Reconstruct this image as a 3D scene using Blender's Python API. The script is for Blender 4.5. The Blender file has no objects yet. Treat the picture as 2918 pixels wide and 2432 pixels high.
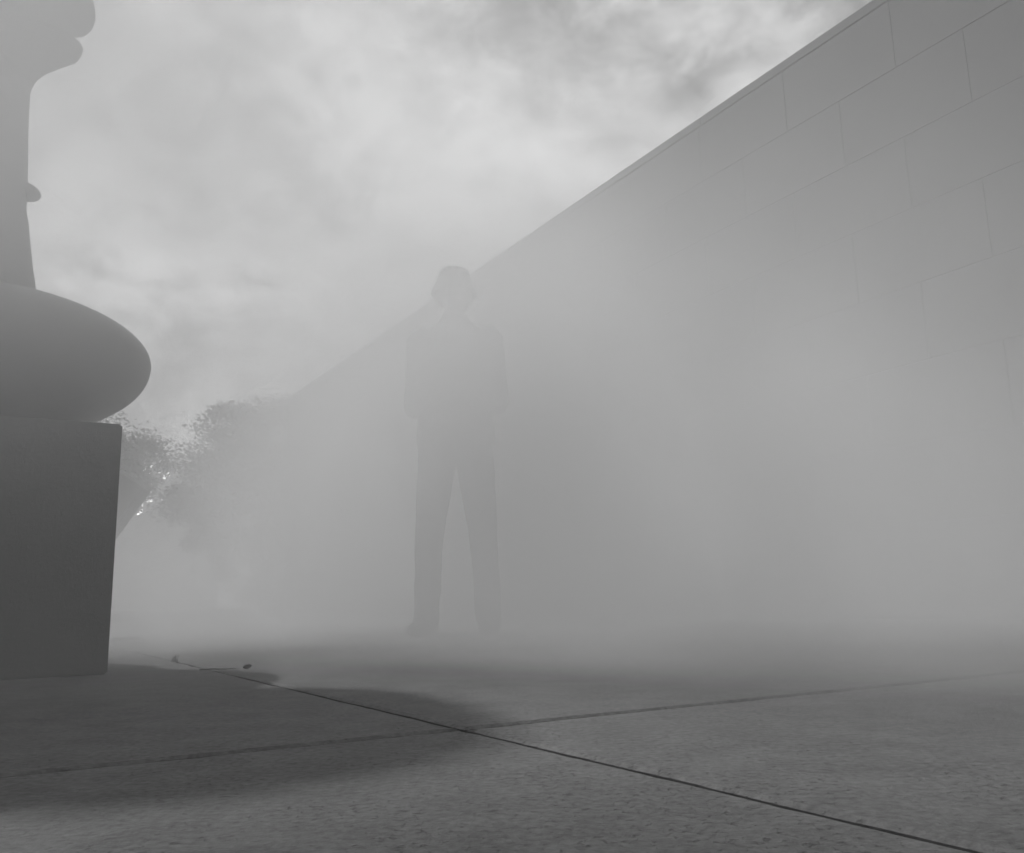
import bpy, bmesh, math, random
from math import sin, cos, pi, radians, sqrt
from mathutils import Vector, Matrix, noise as mnoise

sc = bpy.context.scene
COL = sc.collection

# ------------------------------------------------------------------ camera
CAM_H = 0.15
PITCH, ROLL = radians(10.999), radians(-1.2929)
F = Vector((0, cos(PITCH), sin(PITCH)))
RT0 = Vector((1, 0, 0)); UP0 = RT0.cross(F)
CR = cos(ROLL) * RT0 + sin(ROLL) * UP0
CU = -sin(ROLL) * RT0 + cos(ROLL) * UP0
cam_d = bpy.data.cameras.new('camera')
cam_d.sensor_fit = 'HORIZONTAL'; cam_d.sensor_width = 36.0
cam_d.lens = 36.0 * 2561.13 / 2918.0
cam_d.clip_start = 0.02; cam_d.clip_end = 2000
cam = bpy.data.objects.new('camera', cam_d); COL.objects.link(cam)
M = Matrix((CR, CU, -F)).transposed().to_4x4(); M.translation = Vector((0, 0, CAM_H))
cam.matrix_world = M
sc.camera = cam

# ------------------------------------------------------------------ light
SUN_EL = radians(51)
SUN_AZ = math.atan2(-0.74, 0.67)            # towards the sun, measured from +Y to +X
SUN_DIR = Vector((sin(SUN_AZ) * cos(SUN_EL), cos(SUN_AZ) * cos(SUN_EL), sin(SUN_EL)))
sun_d = bpy.data.lights.new('sun', 'SUN'); sun_d.energy = 4.0; sun_d.angle = radians(1.8)
sun_d.color = (1, 1, 1)
sun = bpy.data.objects.new('sun', sun_d); COL.objects.link(sun)
sun.rotation_euler = (-SUN_DIR).to_track_quat('-Z', 'Y').to_euler()
sun.location = SUN_DIR * 30

vs = sc.view_settings
sc.display_settings.display_device = 'sRGB'
vs.view_transform = 'Standard'; vs.look = 'None'; vs.gamma = 1.0; vs.use_curve_mapping = False
vs.exposure = -0.28


# ------------------------------------------------------------------ node helpers
class E:
    """Small arithmetic on shader sockets."""
    nt = None

    def __init__(self, s): self.s = s

    @staticmethod
    def op(o, *a):
        n = E.nt.nodes.new('ShaderNodeMath'); n.operation = o
        for i, v in enumerate(a):
            if isinstance(v, E): E.nt.links.new(v.s, n.inputs[i])
            else: n.inputs[i].default_value = float(v)
        return E(n.outputs[0])

    def __add__(s, o): return E.op('ADD', s, o)
    __radd__ = __add__
    def __sub__(s, o): return E.op('SUBTRACT', s, o)
    def __rsub__(s, o): return E.op('SUBTRACT', o, s)
    def __mul__(s, o): return E.op('MULTIPLY', s, o)
    __rmul__ = __mul__
    def __truediv__(s, o): return E.op('DIVIDE', s, o)
    def sqrt(s): return E.op('SQRT', s)
    def exp(s): return E.op('EXPONENT', s)
    def max(s, o): return E.op('MAXIMUM', s, o)
    def min(s, o): return E.op('MINIMUM', s, o)

    def ss(s, a, b, lo=0.0, hi=1.0):
        n = E.nt.nodes.new('ShaderNodeMapRange'); n.interpolation_type = 'SMOOTHSTEP'
        E.nt.links.new(s.s, n.inputs[0])
        for i, v in zip((1, 2, 3, 4), (a, b, lo, hi)): n.inputs[i].default_value = v
        return E(n.outputs[0])


def xyz(vec_socket):
    n = E.nt.nodes.new('ShaderNodeSeparateXYZ'); E.nt.links.new(vec_socket, n.inputs[0])
    return [E(n.outputs[i]) for i in range(3)]


def noise_node(vec, scale, detail=3.0, rough=0.5, dist=0.0):
    n = E.nt.nodes.new('ShaderNodeTexNoise'); n.inputs['Scale'].default_value = scale
    n.inputs['Detail'].default_value = detail; n.inputs['Roughness'].default_value = rough
    n.inputs['Distortion'].default_value = dist
    if vec is not None: E.nt.links.new(vec, n.inputs['Vector'])
    return E(n.outputs[0])


def combine(x, y, z):
    n = E.nt.nodes.new('ShaderNodeCombineXYZ')
    for i, v in enumerate((x, y, z)):
        if isinstance(v, E): E.nt.links.new(v.s, n.inputs[i])
        else: n.inputs[i].default_value = v
    return n.outputs[0]


def gauss(terms):
    """exp(-sum(((v-c)/w)^2))"""
    t = None
    for v, c, w in terms:
        q = (v - c) * (1.0 / w); q = q * q
        t = q if t is None else t + q
    return (t * -1.0).exp()


# ------------------------------------------------------------------ sky: Nishita seen through broken cloud, grey
world = bpy.data.worlds.new('World'); sc.world = world; world.use_nodes = True
E.nt = nt = world.node_tree
nt.nodes.clear()
out = nt.nodes.new('ShaderNodeOutputWorld'); bg = nt.nodes.new('ShaderNodeBackground')
nt.links.new(bg.outputs[0], out.inputs[0])
sky = nt.nodes.new('ShaderNodeTexSky'); sky.sky_type = 'NISHITA'; sky.sun_disc = False
sky.sun_elevation = SUN_EL; sky.sun_rotation = SUN_AZ
sky.dust_density = 4.0; sky.air_density = 1.0
bw = nt.nodes.new('ShaderNodeRGBToBW'); nt.links.new(sky.outputs[0], bw.inputs[0])
tc = nt.nodes.new('ShaderNodeTexCoord')
dx, dy, dz = xyz(tc.outputs['Generated'])
pv = combine(dx, dy, dz * 1.5)
n1 = noise_node(pv, 2.4, 5.0, 0.55, 0.2)
n2 = noise_node(pv, 6.5, 8.0, 0.62, 0.3)
n3 = noise_node(pv, 17.0, 6.0, 0.62, 0.3)
puff = (n1 * 0.36 + n2 * 0.40 + n3 * 0.24)
cl = puff.ss(0.38, 0.62)
SKY_CLEAR = E(bw.outputs[0])


def sky_patch(px, py, wide, tall, tear=0.0):
    """A cloud standing in one part of the sky: a soft lobe round a fixed direction, torn by the cloud noise."""
    v = (CR * ((px - 1459) / 2561.13) - CU * ((py - 1216) / 2561.13) + F).normalized()
    e1 = v.cross(Vector((0, 0, 1))).normalized(); e2 = e1.cross(v)
    a_ = dx * e1.x + dy * e1.y + dz * e1.z; b_ = dx * e2.x + dy * e2.y + dz * e2.z
    f_ = (dx * v.x + dy * v.y + dz * v.z).ss(0.0, 0.2)
    if tear: a_ = a_ + (n2 - 0.5) * tear; b_ = b_ + (n3 - 0.5) * tear
    return gauss([(a_, 0.0, wide), (b_, 0.0, tall)]) * f_


bright = sky_patch(430, 330, .16, .18) * 2.7 + sky_patch(1150, 420, .26, .20) * .8 + sky_patch(880, 20, .05, .05, .1) * 1.1 + sky_patch(430, 750, .10, .025, .14) * 2.2 + sky_patch(800, 800, .09, .03, .16) * 1.2 + sky_patch(225, 550, .035, .035, .1) * 2.0 + sky_patch(1600, 420, .10, .04, .16) * .9
dark = sky_patch(1300, 10, .16, .05, .12) * .5 + sky_patch(1950, 20, .22, .09, .15) * 1.5 + sky_patch(1960, 262, .04, .028, .08) * 4.2 + sky_patch(2120, 175, .045, .014, .06) * 2.0 + sky_patch(2420, 60, .09, .04, .12) * 2.0 + sky_patch(700, 1150, .22, .12) * 3.2
lum = ((cl - 0.5) * 5.8 + SKY_CLEAR * 0.12 + 7.0 + bright - dark).max(1.0)
nt.links.new(lum.s, bg.inputs['Color'])
bg.inputs['Strength'].default_value = 0.1

# ------------------------------------------------------------------ render economy
cy = sc.cycles
cy.use_denoising = True
try: cy.denoiser = 'OPENIMAGEDENOISE'
except Exception: pass
cy.max_bounces = 8; cy.diffuse_bounces = 2; cy.glossy_bounces = 2; cy.volume_bounces = 3
cy.transmission_bounces = 2; cy.transparent_max_bounces = 6
cy.volume_step_rate = 0.8; cy.volume_max_steps = 128
cy.use_adaptive_sampling = True; cy.adaptive_threshold = 0.05; cy.adaptive_min_samples = 16
cy.sample_clamp_indirect = 4.0
cy.time_limit = 800

# ------------------------------------------------------------------ mesh helpers
D1 = Vector((sin(radians(-30.747)), cos(radians(-30.747)), 0))      # along the wall, away from the camera
D2 = Vector((cos(radians(-30.747)), -sin(radians(-30.747)), 0))     # towards the wall
ZV = Vector((0, 0, 1))
JX = Vector((-0.0675, 1.1380, 0))                                   # crossing of two paving joints


def link(name, bm, mat, parent=None, smooth=False):
    me = bpy.data.meshes.new(name); bm.to_mesh(me); bm.free()
    if mat: me.materials.append(mat)
    if smooth:
        for p in me.polygons: p.use_smooth = True
    o = bpy.data.objects.new(name, me); COL.objects.link(o)
    if parent is not None: o.parent = parent
    return o


def empty(name, loc=(0, 0, 0)):
    o = bpy.data.objects.new(name, None); COL.objects.link(o); o.location = loc
    o.empty_display_size = 0.1
    return o


def tag(o, label=None, cat=None, group=None, kind=None):
    if label: o['label'] = label
    if cat: o['category'] = cat
    if group: o['group'] = group
    if kind: o['kind'] = kind
    return o


def box_axes(bm, c, ex, ey, ez, hx, hy, hz):
    vs_ = []
    for a in (-1, 1):
        for b in (-1, 1):
            for d in (-1, 1):
                vs_.append(bm.verts.new(c + ex * (a * hx) + ey * (b * hy) + ez * (d * hz)))
    for f in ((0, 1, 3, 2), (4, 6, 7, 5), (0, 4, 5, 1), (2, 3, 7, 6), (0, 2, 6, 4), (1, 5, 7, 3)):
        bm.faces.new([vs_[i] for i in f])
    return vs_


def lathe(bm, prof, n=64, sx=1.0, sy=1.0, cap=True):
    """prof: [(r, z)...] bottom to top; axis at the origin."""
    rings = []
    for r, z in prof:
        rings.append([bm.verts.new((r * cos(2 * pi * i / n) * sx, r * sin(2 * pi * i / n) * sy, z)) for i in range(n)])
    for a, b in zip(rings, rings[1:]):
        for i in range(n):
            bm.faces.new((a[i], a[(i + 1) % n], b[(i + 1) % n], b[i]))
    if cap:
        bm.faces.new(list(reversed(rings[0]))); bm.faces.new(rings[-1])
    return rings


def loft(bm, rings, n=20, power=2.0):
    """rings: (centre, ex, ey, rx, ry); closed tube through elliptic sections."""
    rr = []
    for c, ex, ey, rx, ry in rings:
        row = []
        for i in range(n):
            t = 2 * pi * i / n
            ct, st = cos(t), sin(t)
            ct = math.copysign(abs(ct) ** (2 / power), ct); st = math.copysign(abs(st) ** (2 / power), st)
            row.append(bm.verts.new(c + ex * (rx * ct) + ey * (ry * st)))
        rr.append(row)
    for a, b in zip(rr, rr[1:]):
        for i in range(n):
            bm.faces.new((a[i], a[(i + 1) % n], b[(i + 1) % n], b[i]))
    for row, c, rev in ((rr[0], rings[0][0], True), (rr[-1], rings[-1][0], False)):
        bm.faces.new(list(reversed(row)) if rev else row)


def tube(bm, pts, radii, n=14, flat=None):
    """Round tube through points; flat = (axis, factor) squeezes the section along an axis."""
    pts = [Vector(p) for p in pts]
    rings = []
    ref = Vector((0.13, 0.31, 0.94))
    for i, p in enumerate(pts):
        t = (pts[min(i + 1, len(pts) - 1)] - pts[max(i - 1, 0)]).normalized()
        r0 = ref if abs(t.dot(ref)) < 0.9 else Vector((0.9, 0.3, 0.1))
        ex = t.cross(r0).normalized(); ey = t.cross(ex).normalized()
        rings.append((p, ex, ey, radii[i], radii[i]))
    # round the ends
    d0 = (pts[0] - pts[1]).normalized(); d1 = (pts[-1] - pts[-2]).normalized()
    a = rings[0]; b = rings[-1]
    head = [(a[0] + d0 * a[3] * k, a[1], a[2], a[3] * s, a[3] * s) for k, s in ((0.8, 0.35), (0.5, 0.75))]
    tail = [(b[0] + d1 * b[3] * k, b[1], b[2], b[3] * s, b[3] * s) for k, s in ((0.5, 0.75), (0.8, 0.35))]
    loft(bm, head + rings + tail, n)


def ball(bm, c, rx, ry, rz, seg=24, rot=None):
    m = Matrix.Diagonal((rx, ry, rz, 1))
    if rot is not None: m = rot.to_4x4() @ m
    m = Matrix.Translation(Vector(c)) @ m
    bmesh.ops.create_uvsphere(bm, u_segments=seg, v_segments=seg // 2, radius=1, matrix=m)


def fuse(name, bm, mat, voxel, parent=None, smooth_iter=6):
    """Weld overlapping closed shapes into one continuous skin."""
    o = link(name, bm, None, None)
    md = o.modifiers.new('weld', 'REMESH'); md.mode = 'VOXEL'; md.voxel_size = voxel
    if smooth_iter:
        ms = o.modifiers.new('soft', 'SMOOTH'); ms.iterations = smooth_iter; ms.factor = 0.5
    dg = bpy.context.evaluated_depsgraph_get()
    me = bpy.data.meshes.new_from_object(o.evaluated_get(dg))
    old = o.data; o.modifiers.clear(); o.data = me; bpy.data.meshes.remove(old)
    me.name = name; me.materials.clear(); me.materials.append(mat)
    for p in me.polygons: p.use_smooth = True
    if parent is not None: o.parent = parent
    return o


# ------------------------------------------------------------------ materials
def material(name, base, rough=0.7, var=0.25, scale=3.0, fine=40.0, bump=0.2, bump_dist=0.002, spec=0.4, metal=0.0, fine_var=0.15):
    m = bpy.data.materials.new(name); m.use_nodes = True
    E.nt = nt = m.node_tree
    b = nt.nodes['Principled BSDF']
    t = nt.nodes.new('ShaderNodeTexCoord')
    v = t.outputs['Object']
    a = noise_node(v, scale, 5, 0.6, 0.2); f = noise_node(v, fine, 4, 0.6)
    val = (a - 0.5) * (2 * var) + (f - 0.5) * (2 * fine_var) + 1.0
    val = (val * base).max(0.01)
    nt.links.new(combine(val, val, val), b.inputs['Base Color'])
    b.inputs['Roughness'].default_value = rough; b.inputs['Metallic'].default_value = metal
    b.inputs['Specular IOR Level'].default_value = spec
    if bump:
        bn = nt.nodes.new('ShaderNodeBump'); bn.inputs['Strength'].default_value = bump; bn.inputs['Distance'].default_value = bump_dist
        nt.links.new(f.s, bn.inputs['Height']); nt.links.new(bn.outputs[0], b.inputs['Normal'])
    return m


def paving_material():
    m = bpy.data.materials.new('rough_stone_paving'); m.use_nodes = True
    E.nt = nt = m.node_tree; b = nt.nodes['Principled BSDF']
    g = nt.nodes.new('ShaderNodeNewGeometry'); v = g.outputs['Position']
    big = noise_node(v, 1.3, 5, 0.6, 0.3)
    mid = noise_node(v, 14, 4, 0.6, 0.2)
    fine = noise_node(v, 120, 5, 0.65)
    grit = noise_node(v, 420, 3, 0.6)
    pit = noise_node(v, 140, 4, 0.62, 0.5).ss(0.29, 0.48)            # 0 in a pit
    patch = noise_node(v, 5.0, 4, 0.6, 0.5).ss(.35, .7)
    pit = (pit + patch * .55).min(1.0)
    val = 1.0 + (big - 0.5) * 0.45 + (mid - 0.5) * 0.9 + (fine - 0.5) * 1.8 + (grit - 0.5) * 0.3
    val = val * (pit * 0.50 + 0.50) * 0.077
    val = val.max(0.02)
    nt.links.new(combine(val, val, val), b.inputs['Base Color'])
    b.inputs['Roughness'].default_value = 0.75; b.inputs['Specular IOR Level'].default_value = 0.35
    h = fine * 0.8 + pit * 0.6 + mid * 0.8 + grit * 0.25
    bn = nt.nodes.new('ShaderNodeBump'); bn.inputs['Strength'].default_value = 0.9; bn.inputs['Distance'].default_value = 0.0022
    nt.links.new(h.s, bn.inputs['Height']); nt.links.new(bn.outputs[0], b.inputs['Normal'])
    return m


M_PAVE = paving_material()
M_BED = material('joint_bed', 0.062, 0.95, 0.2, 8, 90, 0.4)
M_GROUND = material('far_ground', 0.12, 0.9, 0.3, 0.2, 4, 0.0)
M_STONE = material('grey_wall_stone', 0.07, 0.75, 0.18, 0.9, 55, 0.25, 0.002)
M_WALLCORE = material('wall_joint_mortar', 0.07, 0.9, 0.2, 6, 60, 0.2)
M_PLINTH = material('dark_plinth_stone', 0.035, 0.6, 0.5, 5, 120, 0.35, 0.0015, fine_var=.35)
M_BRONZE = material('dull_bronze', 0.058, 0.5, 0.45, 6, 60, 0.35, 0.002, spec=0.5)
M_STEEL = material('dark_steel', 0.02, 0.9, 0.3, 2, 40, 0.1, spec=0.1)
M_SKIN = material('skin', 0.22, 0.6, 0.08, 8, 200, 0.05)
M_HAIR = material('dark_hair', 0.03, 0.6, 0.3, 60, 300, 0.4)
M_JACKET = material('jacket_cloth', 0.22, 0.9, 0.2, 9, 400, 0.3)
M_TROUSER = material('trouser_cloth', 0.18, 0.9, 0.2, 9, 400, 0.3)
M_HAT = material('dark_hat_cloth', 0.045, 0.9, 0.2, 12, 400, 0.3)
M_SHOE = material('shoe_leather', 0.03, 0.5, 0.2, 12, 200, 0.1)
M_LEAF = material('foliage', 0.06, 0.7, 0.4, 0.8, 6, 0.0)
M_BARK = material('bark', 0.07, 0.9, 0.3, 3, 30, 0.5, 0.01)
M_DRY = material('dry_leaf', 0.07, 0.8, 0.3, 40, 200, 0.2)
M_FACADE = material('pale_facade', 0.22, 0.6, 0.1, 0.2, 3, 0.0)


def emit(name, s):
    m = bpy.data.materials.new(name); m.use_nodes = True; nt = m.node_tree; nt.nodes.clear()
    o = nt.nodes.new('ShaderNodeOutputMaterial'); e = nt.nodes.new('ShaderNodeEmission')
    e.inputs[0].default_value = (1, 1, 1, 1); e.inputs[1].default_value = s
    nt.links.new(e.outputs[0], o.inputs[0]); return m


M_LIT = emit('speck_glow', 6.0)

# ------------------------------------------------------------------ ground and paving
bm = bmesh.new()
bmesh.ops.create_grid(bm, x_segments=40, y_segments=40, size=140)
for v in bm.verts: v.co.z = -0.03
tag(link('ground', bm, M_GROUND), 'dark open ground spreading beyond the paved court', 'ground', kind='structure')

bm = bmesh.new()
SLAB = 4.08; GAP = 0.0052
for i in range(-3, 3):
    for j in range(-2, 6):
        c = JX + D2 * (SLAB * (i + 0.5)) + D1 * (SLAB * (j + 0.5))
        if (c - JX).dot(D2) > 5.3 - (JX.dot(D2)): continue
        h = SLAB / 2
        near = (i in (-1, 0) and j in (-1, 0))
        per = []
        seg = 260 if near else 24
        for k in range(4):
            a0 = [(-1, -1), (1, -1), (1, 1), (-1, 1)][k]; a1 = [(-1, -1), (1, -1), (1, 1), (-1, 1)][(k + 1) % 4]
            for s in range(seg):
                u = a0[0] + (a1[0] - a0[0]) * s / seg; w = a0[1] + (a1[1] - a0[1]) * s / seg
                p = c + D2 * (u * h) + D1 * (w * h)
                nin = -(D2 * (u if abs(u) > 0.9999 else 0) + D1 * (w if abs(w) > 0.9999 else 0)).normalized()
                q = p * 1.0
                ins = (0.0072 if k in (0, 2) else 0.0046) + 0.005 * max(0, mnoise.noise(q * 9 + Vector((i * 7, j * 5, 0)))) + 0.004 * max(0, mnoise.noise(q * 40 + Vector((k, 0, 3)))) ** 1.5 + 0.0012 * mnoise.noise(q * 150)
                per.append((p + nin * ins, nin))
        def at(off, z): return [bm.verts.new(p + nin * off + Vector((0, 0, z))) for p, nin in per]
        low, up, top = at(0, -0.025), at(0.0, -0.003), at(0.006, 0.0)
        n = len(per)
        for A_, B_ in ((low, up), (up, top)):
            for t in range(n): bm.faces.new((A_[t], A_[(t + 1) % n], B_[(t + 1) % n], B_[t])).material_index = 1 if A_ is low else 0
        bm.faces.new(top)
bmesh.ops.recalc_face_normals(bm, faces=bm.faces)
pave = link('pavement', bm, M_PAVE); pave.data.materials.append(M_BED)
tag(pave, 'large rough grey stone paving slabs with dark open joints', 'pavement', kind='structure')
bm = bmesh.new()
bmesh.ops.create_grid(bm, x_segments=2, y_segments=2, size=13.5, matrix=Matrix.Translation((JX + D1 * 8 - D2 * 3 + Vector((0, 0, -0.012)))) @ Matrix.Rotation(radians(30.747), 4, 'Z'))
tag(link('paving_bed', bm, M_BED), 'dark grit filling the joints between the paving slabs', 'paving bed', kind='structure')

# ------------------------------------------------------------------ the stone wall (courses half a block out of step)
WP = 5.0; CH = 0.4993; CW = 0.9405; TOPZ = 4.145; COPEH = 0.079
V0 = 2.275 * 1.25          # a vertical joint in the odd courses
W_A, W_B = -8.0, 16.9
WT = 0.42
wall = bmesh.new()
rnd = random.Random(4)
NF = D2 * WP
def wpt(s, depth, z): return NF + D1 * s + D2 * depth + ZV * z
G = 0.0014
for ci in range(9):
    z1 = TOPZ - COPEH - ci * CH; z0 = max(z1 - CH, -0.02)
    off = V0 if ci % 2 == 1 else 2.655 * 1.25
    s = off - math.ceil((off - W_A) / CW) * CW
    while s < W_B:
        a, b = max(s, W_A), min(s + CW, W_B)
        if b - a > 0.02:
            dp = rnd.uniform(-0.0012, 0.0012)
            vs_ = box_axes(wall, wpt((a + b) / 2, 0.05 + dp, (z0 + z1) / 2), D1, D2, ZV, (b - a) / 2 - G, 0.05, (z1 - z0) / 2 - G)
        s += CW
bmesh.ops.recalc_face_normals(wall, faces=wall.faces)
bmesh.ops.bevel(wall, geom=[e for e in wall.edges], offset=0.003, segments=1, affect='EDGES')
wall_o = link('stone_wall', wall, M_STONE)
tag(wall_o, 'tall smooth grey stone block wall running back into the fog', 'wall', kind='structure')
wall_o['kind'] = 'thing'
bm = bmesh.new()
box_axes(bm, wpt((W_A + W_B) / 2, 0.0035 + WT / 2, (TOPZ - COPEH) / 2 - 0.02), D1, D2, ZV, (W_B - W_A) / 2 - 0.01, WT / 2, (TOPZ - COPEH) / 2 + 0.005)
bmesh.ops.recalc_face_normals(bm, faces=bm.faces)
link('wall_core', bm, M_WALLCORE, wall_o)
bm = bmesh.new()
s = W_A
while s < W_B:
    b = min(s + 1.881, W_B)
    box_axes(bm, wpt((s + b) / 2, WT / 2, TOPZ - COPEH / 2 + 0.003), D1, D2, ZV, (b - s) / 2 - 0.002, WT / 2 + 0.002, COPEH / 2 - 0.002)
    s = b
bmesh.ops.recalc_face_normals(bm, faces=bm.faces)
bmesh.ops.bevel(bm, geom=[e for e in bm.edges], offset=0.004, segments=2, affect='EDGES')
link('coping', bm, M_STONE, wall_o)

# ------------------------------------------------------------------ plinth and the sculpture on it
P0 = Vector((-0.9811, 2.2195, 0)); PW = 0.70; PH = 0.6103
PC = P0 - D2 * (PW / 2) + D1 * (PW / 2)
bm = bmesh.new()
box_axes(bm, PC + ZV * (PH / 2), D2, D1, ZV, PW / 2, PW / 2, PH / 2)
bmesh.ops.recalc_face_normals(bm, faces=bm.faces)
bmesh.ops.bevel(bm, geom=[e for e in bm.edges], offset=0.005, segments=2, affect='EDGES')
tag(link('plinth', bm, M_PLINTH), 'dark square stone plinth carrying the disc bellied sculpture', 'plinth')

sculpt = empty('sculpture', (PC.x, PC.y, PH))
tag(sculpt, 'dark rounded totem sculpture with disc belly and broad lipped head on the plinth', 'sculpture')
# disc belly: oblate lens on a short foot
bm = bmesh.new()
prof = [(0.24, 0.0)]
LA, LC, LZ = 0.456, 0.160, 0.224
for k in range(-15, 16):
    t = k / 16 * pi / 2
    r = LA * cos(t) ** 0.92; z = LZ + (LC if k > 0 else 0.205) * sin(t)
    if r > 0.2 and (k > 0 or r > 0.25): prof.append((r, z))
prof += [(0.15, LZ + LC * 0.985), (0.12, LZ + LC * 1.0)]
lathe(bm, prof, 96)
belly = link('disc_belly', bm, M_BRONZE, sculpt, True)
# column
bm = bmesh.new()
prof = [(0.155, 0.36), (0.147, 0.42), (0.131, 0.501), (0.119, 0.58), (0.112, 0.628), (0.105, 0.654), (0.103, 0.69), (0.102, 0.74), (0.098, 0.81), (0.091, 0.92), (0.088, 1.02), (0.091, 1.05)]
lathe(bm, prof, 64)
for v in bm.verts:                       # unseen front stretch, added so the column shades the paving
    if v.co.y < 0:
        v.co.y *= 4.0
link('column', bm, M_BRONZE, sculpt, True)
# small knob on its side
bm = bmesh.new()
ax = Vector((PC.x, PC.y, 0)).normalized(); side = Vector((ax.y, -ax.x, 0))
ball(bm, side * 0.098 + ZV * 0.722, 0.036, 0.05, 0.022)
link('knob', bm, M_BRONZE, sculpt, True)
# lipped head: thin from front to back where the lips are, with an unseen cap added on top to cast the paving shadow
bm = bmesh.new()
prof = [(0.09, 1.045), (0.094, 1.056), (0.104, 1.080), (0.131, 1.109), (0.163, 1.135), (0.203, 1.167), (0.214, 1.190), (0.218, 1.213), (0.208, 1.229), (0.192, 1.236), (0.182, 1.242), (0.199, 1.252), (0.223, 1.266), (0.238, 1.288), (0.245, 1.324), (0.243, 1.350), (0.236, 1.378), (0.232, 1.40), (0.245, 1.44), (0.30, 1.49), (0.38, 1.54), (0.435, 1.60), (0.45, 1.67), (0.42, 1.75), (0.34, 1.82), (0.20, 1.86), (0.05, 1.875)]
lathe(bm, prof, 80)
for v in bm.verts:
    z_ = v.co.z
    k = min(max((z_ - 1.05) / .06, 0), 1) * (1 - min(max((z_ - 1.37) / .14, 0), 1)); k = 1 - .72 * k * k * (3 - 2 * k)
    rad = v.co.x * ax.x + v.co.y * ax.y
    v.co += ax * (rad * (k - 1))
    t = min(max((z_ - 1.40) / .2, 0), 1); t = t * t * (3 - 2 * t)
    v.co.y *= 1 + t * (.42 if v.co.y > 0 else -.12)
    v.co += Vector((-.39, .02, 0)) * t
link('head', bm, M_BRONZE, sculpt, True)

# ------------------------------------------------------------------ the person in the fog (faces the camera, hands clasped)
PX, PY = -0.265, 4.13
person = empty('person', (PX, PY, 0))
person.rotation_euler = (0, 0, radians(-6)); person.scale = (.97, .97, .97)
tag(person, 'person in bucket hat and jacket standing feet apart in fog, hands clasped', 'person')
XV, YV = Vector((1, 0, 0)), Vector((0, 1, 0))
def V(*a): return Vector(a)
def ring(x, y, z, rx, ry): return (V(x, y, z), XV, YV, rx, ry)
b = bmesh.new()
loft(b, [ring(0, 0, .80, .12, .09), ring(0, 0, .86, .155, .105), ring(0, 0, .95, .165, .11), ring(0, 0, 1.05, .145, .095), ring(0, -.005, 1.18, .155, .105), ring(0, 0, 1.30, .175, .11), ring(0, .005, 1.38, .165, .09), ring(0, .01, 1.43, .10, .07), ring(0, .01, 1.46, .06, .058), ring(0, 0.005, 1.52, .052, .055), ring(0, 0, 1.57, .05, .055)], 28)
# head with face
ball(b, (0, .012, 1.655), .076, .094, .112, 28)
ball(b, (0, -.022, 1.585), .056, .062, .055, 20)      # jaw
ball(b, (0, -.062, 1.560), .024, .022, .018, 14)      # chin
tube(b, [(0, -.074, 1.672), (0, -.090, 1.645), (0, -.101, 1.625)], [.008, .011, .014], 10)
ball(b, (0, -.082, 1.592), .024, .012, .006, 12); ball(b, (0, -.081, 1.582), .021, .012, .007, 12)
for s in (-1, 1):
    ball(b, (s * .032, -.074, 1.655), .014, .012, .009, 12)      # eyes
    ball(b, (s * .032, -.078, 1.676), .022, .010, .006, 12)      # brows
    ball(b, (s * .079, .012, 1.645), .010, .020, .032, 12)       # ears
# arms, hands clasped at the belt
sh = .168
for s in (-1, 1):
    S = V(s * sh, .005, 1.385); El = V(s * .208, .035, 1.10); Wr = V(s * .062, -.185, 1.015)
    tube(b, [S, S.lerp(El, .35), El], [.056, .05, .041], 16)
    tube(b, [El, El.lerp(Wr, .4), Wr], [.041, .040, .027], 16)
    # palm and five fingers folded over the other hand
    d = V(-s * .93, -.30, -.12).normalized(); up = V(0, .25, .97); nrm = d.cross(up).normalized()
    base = Wr + d * .02
    zoff = .014 * s
    loft(b, [(base + ZV * zoff * 0.4, up, nrm, .026, .017), (base + d * .04 + ZV * zoff, up, nrm, .040, .016), (base + d * .075 + ZV * zoff, up, nrm, .040, .013)], 14)
    for f in range(4):
        L = [.068, .076, .072, .056][f]
        o = base + d * .075 + ZV * zoff + up * (.030 - .020 * f)
        c1 = o + d * L * .45 + V(0, -.004, 0); c2 = c1 + (d * .55 + V(0, .75, -.2)).normalized() * L * .33; c3 = c2 + (d * .1 + V(0, .95, -.2)).normalized() * L * .25
        tube(b, [o - d * .012, c1, c2, c3], [.0095, .009, .008, .007], 10)
    o = base + d * .025 + up * .036 + ZV * zoff
    tube(b, [o - up * .012, o + d * .028 + up * .010, o + d * .055 + up * .008 + V(0, .006, 0)], [.012, .0105, .009], 10)
# legs and feet
for s in (-1, 1):
    H = V(s * .085, 0, .86); K = V(s * .128, -.012, .47); A_ = V(s * .143, .012, .085)
    tube(b, [H, H.lerp(K, .5), K], [.082, .070, .052], 18)
    tube(b, [K, K.lerp(A_, .35), A_], [.052, .052, .036], 18)
    T = A_ + V(s * .018, -.158, -.05)
    loft(b, [(A_ + V(-s * .01, .045, -.045), XV, ZV, .028, .03), (A_ + V(0, 0, -.045), XV, ZV, .033, .036), (A_.lerp(T, .6) + V(0, 0, -.02), XV, ZV, .042, .025), (T, XV, ZV, .036, .018)], 16)
body = fuse('body', b, M_SKIN, 0.0055, person, 4)

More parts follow.
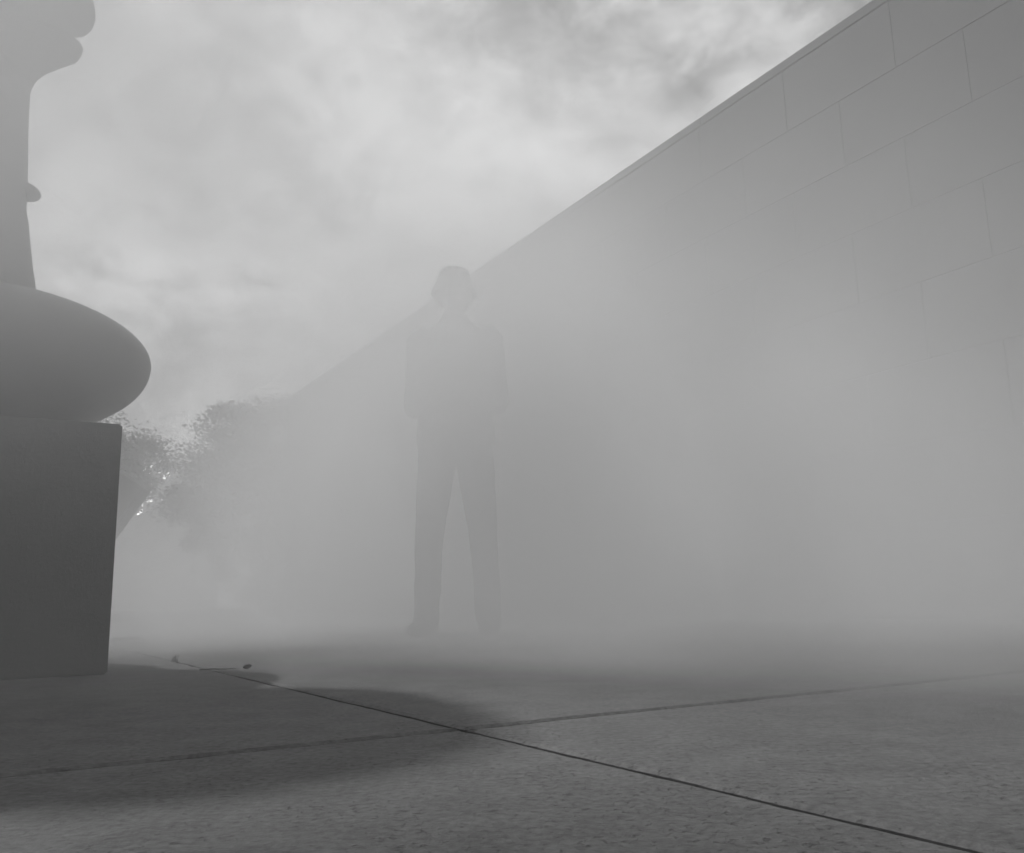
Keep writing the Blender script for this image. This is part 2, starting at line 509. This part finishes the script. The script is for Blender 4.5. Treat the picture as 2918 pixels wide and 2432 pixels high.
b = bmesh.new()      # jacket
loft(b, [ring(0, 0, .885, .178, .128), ring(0, 0, .90, .190, .135), ring(0, 0, .98, .190, .132), ring(0, -.004, 1.08, .178, .122), ring(0, -.006, 1.20, .186, .126), ring(0, 0, 1.31, .188, .126), ring(0, .004, 1.385, .176, .108), ring(0, .008, 1.43, .128, .090), ring(0, .01, 1.46, .082, .078), ring(0, .006, 1.492, .070, .072)], 36)
for s in (-1, 1):
    S = V(s * .166, .005, 1.375); El = V(s * .208, .035, 1.10); Wr = V(s * .084, -.172, 1.02)
    tube(b, [S, S.lerp(El, .3), S.lerp(El, .7), El], [.074, .069, .060, .055], 18)
    tube(b, [El, El.lerp(Wr, .5), Wr], [.055, .050, .042], 18)
    loft(b, [(V(s * .11, -.128, 1.0), XV, ZV, .05, .012), (V(s * .11, -.133, .965), XV, ZV, .055, .03), (V(s * .11, -.128, .93), XV, ZV, .05, .012)], 12)
tube(b, [(0, -.118, 1.42), (0, -.137, 1.2), (0, -.133, 1.0), (0, -.138, .90)], [.006, .008, .008, .006], 8)   # front placket
jk = fuse('jacket', b, M_JACKET, 0.0075, person, 4)
for v in jk.data.vertices:      # folds in the cloth
    k = mnoise.noise(Vector((v.co.x * 14, v.co.y * 14, v.co.z * 9))) * .005 + mnoise.noise(v.co * 34) * .0018
    v.co += v.normal * k

def s01(a, b_, v): t = min(max((v - a) / (b_ - a), 0), 1); return t * t * (3 - 2 * t)
for v in body.data.vertices: v.co.z += .05 * s01(1.08, 1.38, v.co.z) * (1 - s01(1.42, 1.52, v.co.z))
for v in jk.data.vertices: v.co.z += .05 * s01(1.08, 1.38, v.co.z)

b = bmesh.new()      # trousers
loft(b, [ring(0, 0, .79, .155, .112), ring(0, 0, .85, .176, .122), ring(0, 0, .93, .172, .12)], 28)
for s in (-1, 1):
    tube(b, [V(s * .088, 0, .86), V(s * .108, -.004, .66), V(s * .128, -.010, .47), V(s * .138, .002, .28), V(s * .144, .008, .13), V(s * .146, .006, .075)], [.096, .083, .068, .064, .062, .064], 20)
tr = fuse('trousers', b, M_TROUSER, 0.0075, person, 4)
for v in tr.data.vertices:
    lo = max(0, (.55 - v.co.z))
    k = mnoise.noise(Vector((v.co.x * 12, v.co.y * 12, v.co.z * 11))) * (.004 + .008 * lo)
    v.co += v.normal * k

for s in (-1, 1):    # shoes
    b = bmesh.new()
    A_ = V(s * .145, .010, .085); T = A_ + V(s * .022, -.178, -.048)
    loft(b, [(A_ + V(-s * .012, .072, -.045), XV, ZV, .026, .030), (A_ + V(-s * .01, .05, -.042), XV, ZV, .036, .042), (A_ + V(0, 0, -.032), XV, ZV, .041, .053), (A_.lerp(T, .5) + V(0, 0, -.016), XV, ZV, .046, .042), (A_.lerp(T, .8) + V(0, 0, -.008), XV, ZV, .049, .033), (T + V(0, 0, -.004), XV, ZV, .042, .026), (T + V(s * .004, -.02, -.008), XV, ZV, .026, .018)], 18)
    sh_o = fuse('shoe', b, M_SHOE, 0.006, person, 3)
    zmin = min(v.co.z for v in sh_o.data.vertices)
    for v in sh_o.data.vertices: v.co.z = max(v.co.z - zmin, 0.0)

b = bmesh.new()      # bucket hat: round crown, drooping brim
hp = [(.0005, 1.792), (.035, 1.791), (.065, 1.784), (.079, 1.770), (.086, 1.745), (.089, 1.715), (.092, 1.690), (.104, 1.680), (.118, 1.664), (.129, 1.642), (.134, 1.622), (.133, 1.612), (.129, 1.610), (.124, 1.622), (.113, 1.648), (.100, 1.668), (.087, 1.680), (.082, 1.71)]
hp = [(r * (.97 if r < .1 else .97 - (r - .1) * 2.2), 1.792 - (1.792 - z) * .78) for r, z in hp]
n = 48; rings = []
for r, z in hp:
    rings.append([b.verts.new((r * cos(2 * pi * i / n) * .96, r * sin(2 * pi * i / n) * 1.08 + .008, z + (0.006 * sin(2 * 2 * pi * i / n + .6) + .005 * sin(3 * 2 * pi * i / n)) * max(0, (r - .09) / .04))) for i in range(n)])
for a_, c_ in zip(rings, rings[1:]):
    for i in range(n): b.faces.new((a_[i], c_[i], c_[(i + 1) % n], a_[(i + 1) % n]))
b.faces.new(rings[0])
bmesh.ops.recalc_face_normals(b, faces=b.faces)
link('bucket_hat', b, M_HAT, person, True)
b = bmesh.new()
ball(b, (0, .028, 1.640), .083, .088, .085, 24)
tmp = [v for v in b.verts if v.co.y < -.012 and v.co.z < 1.69]
bmesh.ops.delete(b, geom=tmp, context='VERTS')
link('hair', b, M_HAIR, person, True)

# ------------------------------------------------------------------ trees beyond the wall's end
def make_tree(name, loc, height, crown_r, crown_h, label, seed, nclump=120, leaves=230, leaf=.11):
    R = random.Random(seed)
    root = empty(name, loc)
    tag(root, label, 'tree', 'trees beyond the end of the wall')
    tb = bmesh.new()
    cz = height - crown_h / 2
    h0 = height - crown_h * .75
    pts = [(0, 0, -.05), (.05, .03, h0 * .4), (-.04, .06, h0 * .8), (.03, 0, cz)]
    tube(tb, pts, [.24, .18, .15, .06], 12)
    tips = []
    for k in range(11):
        a = R.uniform(0, 2 * pi); z0 = R.uniform(h0 * .75, cz)
        rr = crown_r * R.uniform(.35, .7); z1 = min(z0 + R.uniform(.2, .5) * crown_h, height - crown_h * .3)
        e = V(cos(a) * rr, sin(a) * rr, z1); st = V(0, 0, z0)
        mid = st.lerp(e, .5) + V(R.uniform(-.2, .2), R.uniform(-.2, .2), R.uniform(.05, .3))
        tube(tb, [st, mid, e], [.075, .045, .015], 8); tips.append(e); tips.append(mid)
    link('trunk', tb, M_BARK, root, True)
    verts, faces = [], []
    for k in range(nclump):
        if k < len(tips): c = tips[k]
        else:
            u, w = R.uniform(-1, 1), R.uniform(0, 2 * pi); q = R.uniform(.3, 1) ** .5
            c = V(cos(w) * sqrt(1 - u * u) * crown_r * q, sin(w) * sqrt(1 - u * u) * crown_r * q, cz + u * crown_h / 2 * q)
            c *= 1 + .0
        cr = R.uniform(.18, .42) * crown_r * .5
        for l in range(leaves):
            d = V(R.gauss(0, 1), R.gauss(0, 1), R.gauss(0, .75)) * (cr * .55)
            p = c + d
            ax_ = V(R.gauss(0, 1), R.gauss(0, 1), R.gauss(0, .6)).normalized(); bx = ax_.orthogonal().normalized()
            if R.random() < .5: bx = ax_.cross(bx)
            s_ = leaf * R.uniform(.6, 1.3)
            i0 = len(verts)
            verts += [p - ax_ * s_, p + bx * s_ * .45, p + ax_ * s_, p - bx * s_ * .45]
            faces.append((i0, i0 + 1, i0 + 2, i0 + 3))
    me = bpy.data.meshes.new('crown'); me.from_pydata([tuple(v) for v in verts], [], faces); me.materials.append(M_LEAF)
    o = bpy.data.objects.new('crown', me); COL.objects.link(o); o.parent = root
    return root

make_tree('broadleaf_tree', (-12.2, 24, 0), 5.5, 2.7, 3.0, 'dark leafy tree just right of the plinth, left of the bright gap', 3, 180, leaf=.05, leaves=300)
make_tree('broadleaf_tree', (-4.95, 18.4, 0), 4.45, 1.9, 4.2, 'pale fogged leafy tree between the bright gap and the wall end', 8, 240, leaf=.045, leaves=300)

# ------------------------------------------------------------------ far building; bright specks in the gap put in as small glowing boxes
BD = 110.0
def at_pix(x, y, Y):
    v = CR * ((x - 1459) / 2561.13) - CU * ((y - 1216) / 2561.13) + F
    return Vector((0, 0, CAM_H)) + v * (Y / v.y)
bl = at_pix(330, 1324, BD); br = at_pix(560, 1324, BD)
bld = empty('office_building', ((bl.x + br.x) / 2, BD, 0))
tag(bld, 'pale far building with scattered small glowing specks in the gap between trees', 'building')
bm = bmesh.new(); hw = (br.x - bl.x) / 2; bh = bl.z
box_axes(bm, V(0, 5, bh / 2), XV, YV, ZV, hw, 5, bh / 2)
for k in range(1, 14): box_axes(bm, V(0, -.1, bh * k / 14), XV, YV, ZV, hw, .098, .12)
bmesh.ops.recalc_face_normals(bm, faces=bm.faces)
link('wall', bm, M_FACADE, bld)
specks = [(424, 1331, 2), (431, 1331, 2), (405, 1340, 1), (416, 1340, 3), (404, 1348, 2), (396, 1351, 1), (396, 1357, 2), (387, 1361, 1), (416, 1351, 1), (427, 1345, 1), (425, 1353, 2), (409, 1363, 1), (415, 1363, 2), (457, 1346, 2.5), (481, 1356, 2.5), (472, 1357, 1), (471, 1364, 1.2), (483, 1349, 1), (432, 1378, 1.6), (419, 1404, 2), (433, 1404, 1.2), (414, 1417, 1), (430, 1416, 1.6), (424, 1423, 2.2), (431, 1424, 2), (423, 1429, 1), (432, 1429, 1), (466, 1423, 2.4), (478, 1416, 1.6), (404, 1439, 2.2), (405, 1443, 1.6), (392, 1443, 1.6), (378, 1446, 1.3), (396, 1444, 1), (405, 1454, 1.5), (404, 1460, 1.4), (396, 1466, 1.6), (364, 1466, 2)]
for x, y, s in specks:
    p = at_pix(x, y, BD) - Vector(bld.location)
    bm = bmesh.new()
    box_axes(bm, V(p.x, -.24, p.z), XV, YV, ZV, .07 + .05 * s, .04, .06 + .02 * s)
    bmesh.ops.recalc_face_normals(bm, faces=bm.faces)
    link('bright_speck', bm, M_LIT, bld)

# dark angular steel sculpture, half hidden by the plinth
ws = empty('steel_sculpture', (-5.35, 12, 0))
tag(ws, 'dark pointed angular steel sculpture half hidden behind the plinth edge', 'sculpture')
bm = bmesh.new()
pt = [(-.75, .10), (.0, 1.10), (.43, 1.735), (-.02, 2.05), (-.75, 2.15)]
fr = [bm.verts.new((x, -.15, z)) for x, z in pt]; bk = [bm.verts.new((x, .15, z)) for x, z in pt]
bm.faces.new(fr); bm.faces.new(list(reversed(bk)))
for i in range(len(pt)):
    j = (i + 1) % len(pt); bm.faces.new((fr[j], fr[i], bk[i], bk[j]))
bmesh.ops.recalc_face_normals(bm, faces=bm.faces)
bmesh.ops.bevel(bm, geom=[e for e in bm.edges], offset=0.01, segments=1, affect='EDGES')
link('plate', bm, M_STEEL, ws)
bm = bmesh.new(); box_axes(bm, V(-.45, 0, .05), XV, YV, ZV, .5, .3, .05)
bmesh.ops.recalc_face_normals(bm, faces=bm.faces); link('base', bm, M_STEEL, ws)

# ------------------------------------------------------------------ leaf, twig and weed on the paving
def curled_leaf(name, loc, size, rz, label, seed):
    R = random.Random(seed); bm = bmesh.new(); rows = []
    for i in range(9):
        u = i / 8; w = sin(pi * min(1, u * 1.05)) ** .7 * .42 * size + .0006
        row = []
        for j in range(5):
            t = (j - 2) / 2
            x = (u - .5) * size; y = t * w
            z = abs(t) ** 1.6 * w * 1.1 + (u - .4) ** 2 * size * 1.0 + .0015 * mnoise.noise(V(x * 200, y * 200, seed))
            row.append(bm.verts.new((x, y, z)))
        rows.append(row)
    for a_, c_ in zip(rows, rows[1:]):
        for j in range(4): bm.faces.new((a_[j], a_[j + 1], c_[j + 1], c_[j]))
    bmesh.ops.solidify(bm, geom=bm.faces[:], thickness=.0006)
    zm = min(v.co.z for v in bm.verts)
    for v in bm.verts: v.co.z -= zm
    o = link(name, bm, M_DRY, None, True); o.location = loc; o.rotation_euler = (0, 0, rz)
    return tag(o, label, 'leaf')
curled_leaf('dry_leaf', (-.670, 2.30, 0), .022, .5, 'small curled dry leaf on the paving right of the joint', 2)
bm = bmesh.new()
tube(bm, [(0, 0, .003), (.03, .006, .004), (.062, .004, .003), (.085, .012, .003)], [.0016, .0018, .0015, .001], 8)
tw = link('twig', bm, M_DRY, None, True); tw.location = (-.775, 2.262, 0)
tag(tw, 'thin dark twig lying on the paving left of the dry leaf', 'twig')
bm = bmesh.new(); R = random.Random(5)
for k in range(26):
    a = R.uniform(0, 2 * pi); l = R.uniform(.008, .024); ln = R.uniform(.2, .8)
    p0 = V(R.uniform(-.008, .008), R.uniform(-.008, .008), -.012); p1 = p0 + V(cos(a) * l * ln * .4, sin(a) * l * ln * .4, l * .7 + .012); p2 = p0 + V(cos(a) * l * ln, sin(a) * l * ln, l + .008)
    tube(bm, [p0, p1, p2], [.0012, .001, .0004], 5)
wd = link('weed_tuft', bm, M_LEAF, None, True); wd.location = (-1.0, 2.70, 0)
tag(wd, 'small weed tuft growing from the paving joint behind the plinth corner', 'weed')

bm = bmesh.new()
ea, eb = V(-3.3, 4.02, .0075), V(-1.93, 4.72, .0075)
box_axes(bm, (ea + eb) / 2, (eb - ea).normalized(), ZV.cross((eb - ea).normalized()), ZV, (eb - ea).length / 2, .02, .0075)
bmesh.ops.recalc_face_normals(bm, faces=bm.faces)
bmesh.ops.bevel(bm, geom=bm.edges[:], offset=.003, segments=2, affect='EDGES')
tag(link('edging_strip', bm, M_STEEL), 'low dark edging strip on the paving behind the plinth', 'edging strip')

# ------------------------------------------------------------------ haze over everything and the drifting fog bank
def volume_box(name, lo, hi, label, cat):
    bm = bmesh.new()
    lo, hi = Vector(lo), Vector(hi); c = (lo + hi) / 2; h = (hi - lo) / 2
    box_axes(bm, c, XV, YV, ZV, h.x, h.y, h.z)
    bmesh.ops.recalc_face_normals(bm, faces=bm.faces)
    m = bpy.data.materials.new(name + '_air'); m.use_nodes = True; nt = m.node_tree; nt.nodes.clear()
    o_ = nt.nodes.new('ShaderNodeOutputMaterial'); pvn = nt.nodes.new('ShaderNodeVolumePrincipled')
    pvn.inputs['Color'].default_value = (.96, .96, .96, 1); pvn.inputs['Anisotropy'].default_value = 0.0
    nt.links.new(pvn.outputs[0], o_.inputs['Volume'])
    ob = link(name, bm, m)
    tag(ob, label, cat, kind='stuff')
    return ob, m, pvn
hz, hm, hp_ = volume_box('haze', (-150, -145, -1.1), (150, 150, 19.5), 'thin even haze filling the air over the whole court', 'haze')
hp_.inputs['Density'].default_value = 0.004

fb, fm, fp = volume_box('fog_bank', (-6, .35, 0.004), (4.25, 11, 4.6), 'dense white fog bank drifting low between plinth, person and wall', 'fog')
E.nt = nt = fm.node_tree
fp.inputs['Color'].default_value = (.91, .91, .91, 1)
g = nt.nodes.new('ShaderNodeTexCoord'); pos = g.outputs['Object']
x, y, z = xyz(pos)
d = (x * x + y * y).sqrt()
near = (d - z * .7 + x.ss(-.2, .8, 0.0, .3)).ss(.65, 2.4)
far = d.ss(5.2, 9.0, 1.0, 0.0)
hgt = (z + x.ss(-1.6, -.5, 1.05, 0.0)).ss(.5, 1.8, 1.0, 0.065)
edge = x.ss(2.9, 4.2, 1.0, 0.0) * x.ss(-3.6, -1.2) * z.ss(3.6, 4.6, 1.0, 0.0)
nz = noise_node(pos, .8, 2.0, .55).ss(.28, .72, .25, 1.75)
# a clear lane where the sun comes down past the sculpture
lx, ly, lz = SUN_DIR
qx, qy, qz = x + .25, y - 1.15, z * 1.0
tt = qx * lx + qy * ly + qz * lz
q2 = qx * qx + qy * qy + qz * qz - tt * tt
lane = 1.0 - (q2 * (-1.0 / .95 ** 2)).exp() * .98
plume = gauss([(x, -.40, .26), (y, .72, .28), (z, .64, .25)])
drift = gauss([(x, -.08, .52), (y, 3.3, .5), (z, .95, .62)])
low = (z * z * (-1.0 / .4 ** 2)).exp() * x.ss(-.6, .4) * 1.1 + 1.0
veil = x.ss(.1, 1.2) * z.ss(.5, 1.3) * z.ss(3.4, 4.5, 1.0, 0.0) * d.ss(.9, 2.0)
rho = low * near * far * hgt * edge * nz * lane * x.ss(-.1, 1.7, 1.0, .13) * .95 + plume * 3.4 + drift * 3.0 + veil * .045
nt.links.new(rho.s, fp.inputs['Density'])
